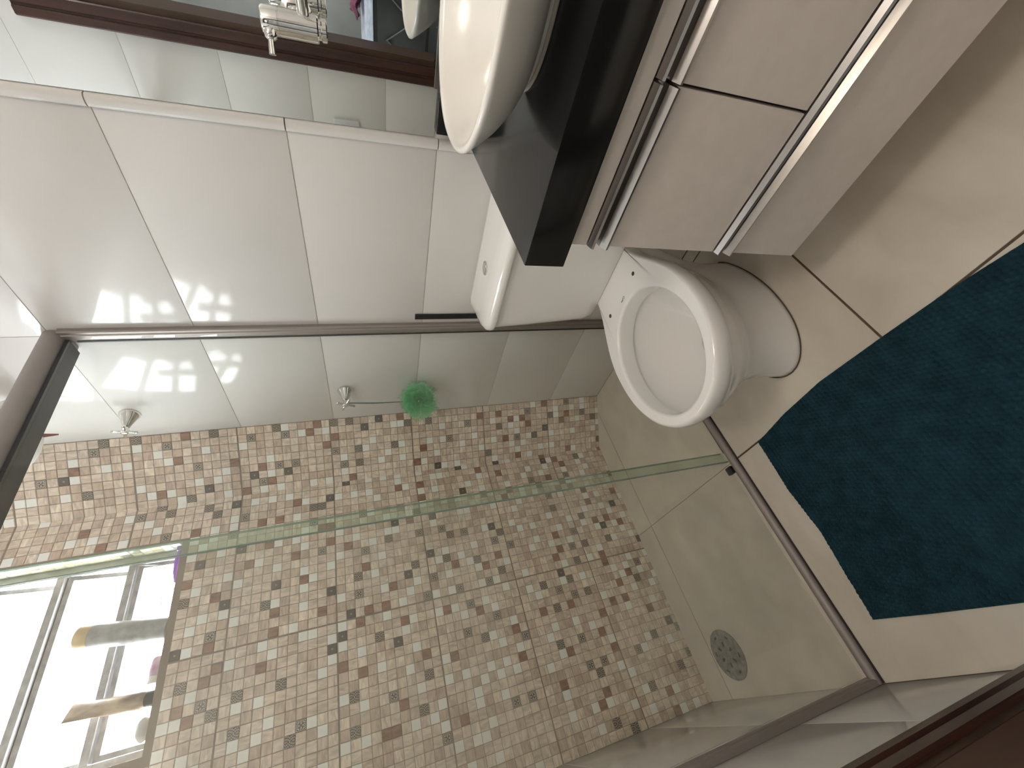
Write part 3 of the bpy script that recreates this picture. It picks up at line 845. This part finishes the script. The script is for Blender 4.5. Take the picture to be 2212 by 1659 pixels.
# ================================================================== ITEMS ON THE WINDOW SILL
SZ = WZ0 + .0018
def tilted(o_list, piv, rx, ry):
    Rm = Matrix.Translation(piv) @ Matrix.Rotation(ry, 4, 'Y') @ Matrix.Rotation(rx, 4, 'X') @ Matrix.Translation(-Vector(piv))
    for o in o_list: o.matrix_world = Rm @ o.matrix_basis
b1 = empty('shampoo_bottle', (-.612, YB + .034, SZ)); tag(b1, 'tall grey bottle with gold cap on the window sill', 'bottle')
bx, by = -.612, YB + .036
lathe('bottle_body', (bx, by, SZ), (0, 0, 1), [(.031, 0), (.0345, .003), (.035, .20), (.0345, .203)], M['bottle'], b1, 32)
lathe('cap', (bx, by, SZ + .2035), (0, 0, 1), [(.0345, 0), (.0345, .030), (.031, .036), (.001, .037)], M['gold'], b1, 32)
b1.rotation_euler = (0, .12, 0)
b2 = empty('squeeze_tube', (-.800, YB + .034, SZ)); tag(b2, 'bronze squeeze tube standing on its cap on the window sill', 'tube')
bx, by = -.800, YB + .030
lathe('cap', (bx, by, SZ), (0, 0, 1), [(.019, 0), (.020, .002), (.020, .024), (.018, .025)], M['black'], b2, 28)
rgs = []
for z, a, b in ((.0255, .019, .019), (.034, .024, .024), (.06, .025, .023), (.11, .025, .016), (.15, .025, .009), (.185, .0255, .004), (.215, .026, .0012)):
    rgs.append([(bx + a * math.cos(t * math.pi / 14), by + b * math.sin(t * math.pi / 14), SZ + z) for t in range(28)])
loft('tube_body', rgs, M['tube'], b2)
b2.rotation_euler = (0, .10, .5)
b3 = empty('lilac_tube', (-.700, YB + .03, SZ)); tag(b3, 'lilac tube lying on the sill beside the grey bottle', 'tube')
lathe('tube_body', (-.690, YB + .034, SZ + .016), (-1, -.15, 0), [(.010, 0), (.0145, .006), (.0150, .040), (.013, .052)], M['lilac'], b3, 24)
lathe('cap', (-.7425, YB + .0262, SZ + .016), (-1, -.15, 0), [(.0135, 0), (.0135, .018), (.012, .020)], M['whiteplastic'], b3, 24)
bm = bmesh.new()
bmesh.ops.create_icosphere(bm, subdivisions=3, radius=1.)
for v in bm.verts:
    k = 1 + .12 * math.sin(v.co.x * 5 + 1) * math.cos(v.co.y * 4)
    v.co = Vector((-.868 + v.co.x * .030 * k, YB + .030 + v.co.y * .020, SZ + .018 + max(v.co.z, -.95) * .0185 * k))
so = from_bm(bm, 'soap_bar', M['soap'], None, True); tag(so, 'worn grey soap bar on the sill, nearest the left wall', 'soap')
pz = empty('purple_razor', (-.385, YB + .03, SZ)); tag(pz, 'purple razor on the sill corner by the mosaic corner', 'razor')
tube('handle', [(-.368, YB + .012, SZ + .006), (-.40, YB + .02, SZ + .012), (-.435, YB + .03, SZ + .015), (-.47, YB + .036, SZ + .010)], [.006, .008, .007, .005], M['purple'], pz, 12)
box('head', (-.372, YB + .003, SZ + .0005), (-.356, YB + .040, SZ + .014), M['purple'], pz, .003, 2)
hc = empty('hair_band', (-.51, YB + .03, SZ)); tag(hc, 'thin lilac band lying on the sill beside the razor', 'band')
bm = bmesh.new(); pts = [(-.515 + .030 * math.cos(t * math.pi / 12), YB + .031, SZ + .0215 + .020 * math.sin(t * math.pi / 12)) for t in range(25)]
add_tube(bm, pts, .0014, 6); o = from_bm(bm, 'loop', M['lilac'], hc, True)

# ================================================================== SMALL THINGS
bb = box('black_strip', (-.0006, -.037, .47), (-.0045, -.015, .945), M['black'], None, .0006); tag(bb, 'black flat strip on the white tile behind the cistern', 'strip')
sp = empty('switch_plate', (WL, -.088, 1.108)); tag(sp, 'white blank switch plate on the tile beside the door frame', 'switch')
box('cover', (WL + .0006, -.126, 1.052), (WL + .009, -.050, 1.166), M['switch'], sp, .004, 3)
box('insert', (WL + .0092, -.112, 1.075), (WL + .0105, -.064, 1.143), M['switch'], sp, .0006)

# ================================================================== BATH MAT
def make_rug():
    x0, x1, y0, y1 = -1.180, -.664, -.812, -.094
    nx, ny = 330, 450
    P = .0112
    X, Y = np.meshgrid(np.linspace(0, 1, nx), np.linspace(0, 1, ny))
    px = x0 + (x1 - x0) * X; py = y0 + (y1 - y0) * Y
    # loose, slightly wavy outline
    rx = np.interp(py, [-.812, -.70, -.544, -.36, -.22, -.107], [-.683, -.668, -.656, -.645, -.652, -.667])
    lx = np.interp(py, [-.812, -.383, -.22, -.083], [-1.200, -1.186, -1.172, -1.158])
    px = lx + (rx - lx) * X
    ty = np.interp(px, [-1.16, -1.048, -.949, -.825, -.665], [-.083, -.094, -.105, -.096, -.107])
    py = y0 + (ty - y0) * Y
    wob = .0012 * np.sin(py * 13 + px * 5) + .0012 * np.sin(px * 17 - py * 7)
    a = (px + wob) / P; b = (py + wob) / P
    row = np.floor(b); fb = b - row - .5; fa = (a + .5 * np.mod(row, 2)) % 1 - .5
    bumpz = np.clip(1 - (fa * fa + fb * fb) * 3.4, 0, 1) ** .55
    rs = np.random.default_rng(5)
    jit = rs.uniform(.55, 1., (400, 400))
    ia = np.floor(a + .5 * np.mod(row, 2)).astype(int) % 400; ib = row.astype(int) % 400
    edge = np.minimum(np.minimum(X, 1 - X) * (x1 - x0), np.minimum(Y, 1 - Y) * (y1 - y0))
    e = np.clip(edge / .010, 0, 1) ** .5
    big = .0015 * np.sin(px * 8 + 1) * np.sin(py * 6)
    z = .0025 + e * (.006 + big + .0080 * bumpz * jit[ia, ib])
    me = bpy.data.meshes.new('bath_mat')
    v = np.stack([px.ravel(), py.ravel(), z.ravel()], 1)
    idx = np.arange(nx * ny).reshape(ny, nx)
    q = np.stack([idx[:-1, :-1].ravel(), idx[:-1, 1:].ravel(), idx[1:, 1:].ravel(), idx[1:, :-1].ravel()], 1)
    per = np.concatenate([idx[0, :], idx[1:, -1], idx[-1, -2::-1], idx[-2:0:-1, 0]])
    nb = len(per); base = len(v)
    v = np.concatenate([v, np.stack([v[per, 0], v[per, 1], np.full(nb, .0006)], 1)])
    k = np.arange(nb)
    sk = np.stack([per[k], base + k, base + (k + 1) % nb, per[(k + 1) % nb]], 1)
    fs = np.concatenate([q, sk])
    me.from_pydata(v.tolist(), [], fs.tolist())
    Mr = mat('teal_chenille', (.010, .035, .050), .95, spec=.15)
    noise_tint(Mr, (.0075, .027, .040), (.013, .044, .062), 30., 4.)
    N, L, b_ = nodes(Mr)
    b_.inputs['Sheen Weight'].default_value = .25; b_.inputs['Sheen Tint'].default_value = (.10, .35, .45, 1)
    me.materials.append(Mr)
    for p in me.polygons: p.use_smooth = True
    o = new_obj('bath_mat', me)
    tag(o, 'dark teal bobbled bath mat on the beige floor', 'bath mat')
make_rug()

# objects with real locations for things that are one mesh: put the origin at the base
bpy.context.view_layer.update()
for o in [so, bb, tw, mc, us]:
    bbx = [Vector(c) for c in o.bound_box]
    c = Vector((sum(p.x for p in bbx) / 8, sum(p.y for p in bbx) / 8, min(p.z for p in bbx)))
    o.data.transform(Matrix.Translation(-c)); o.location = c
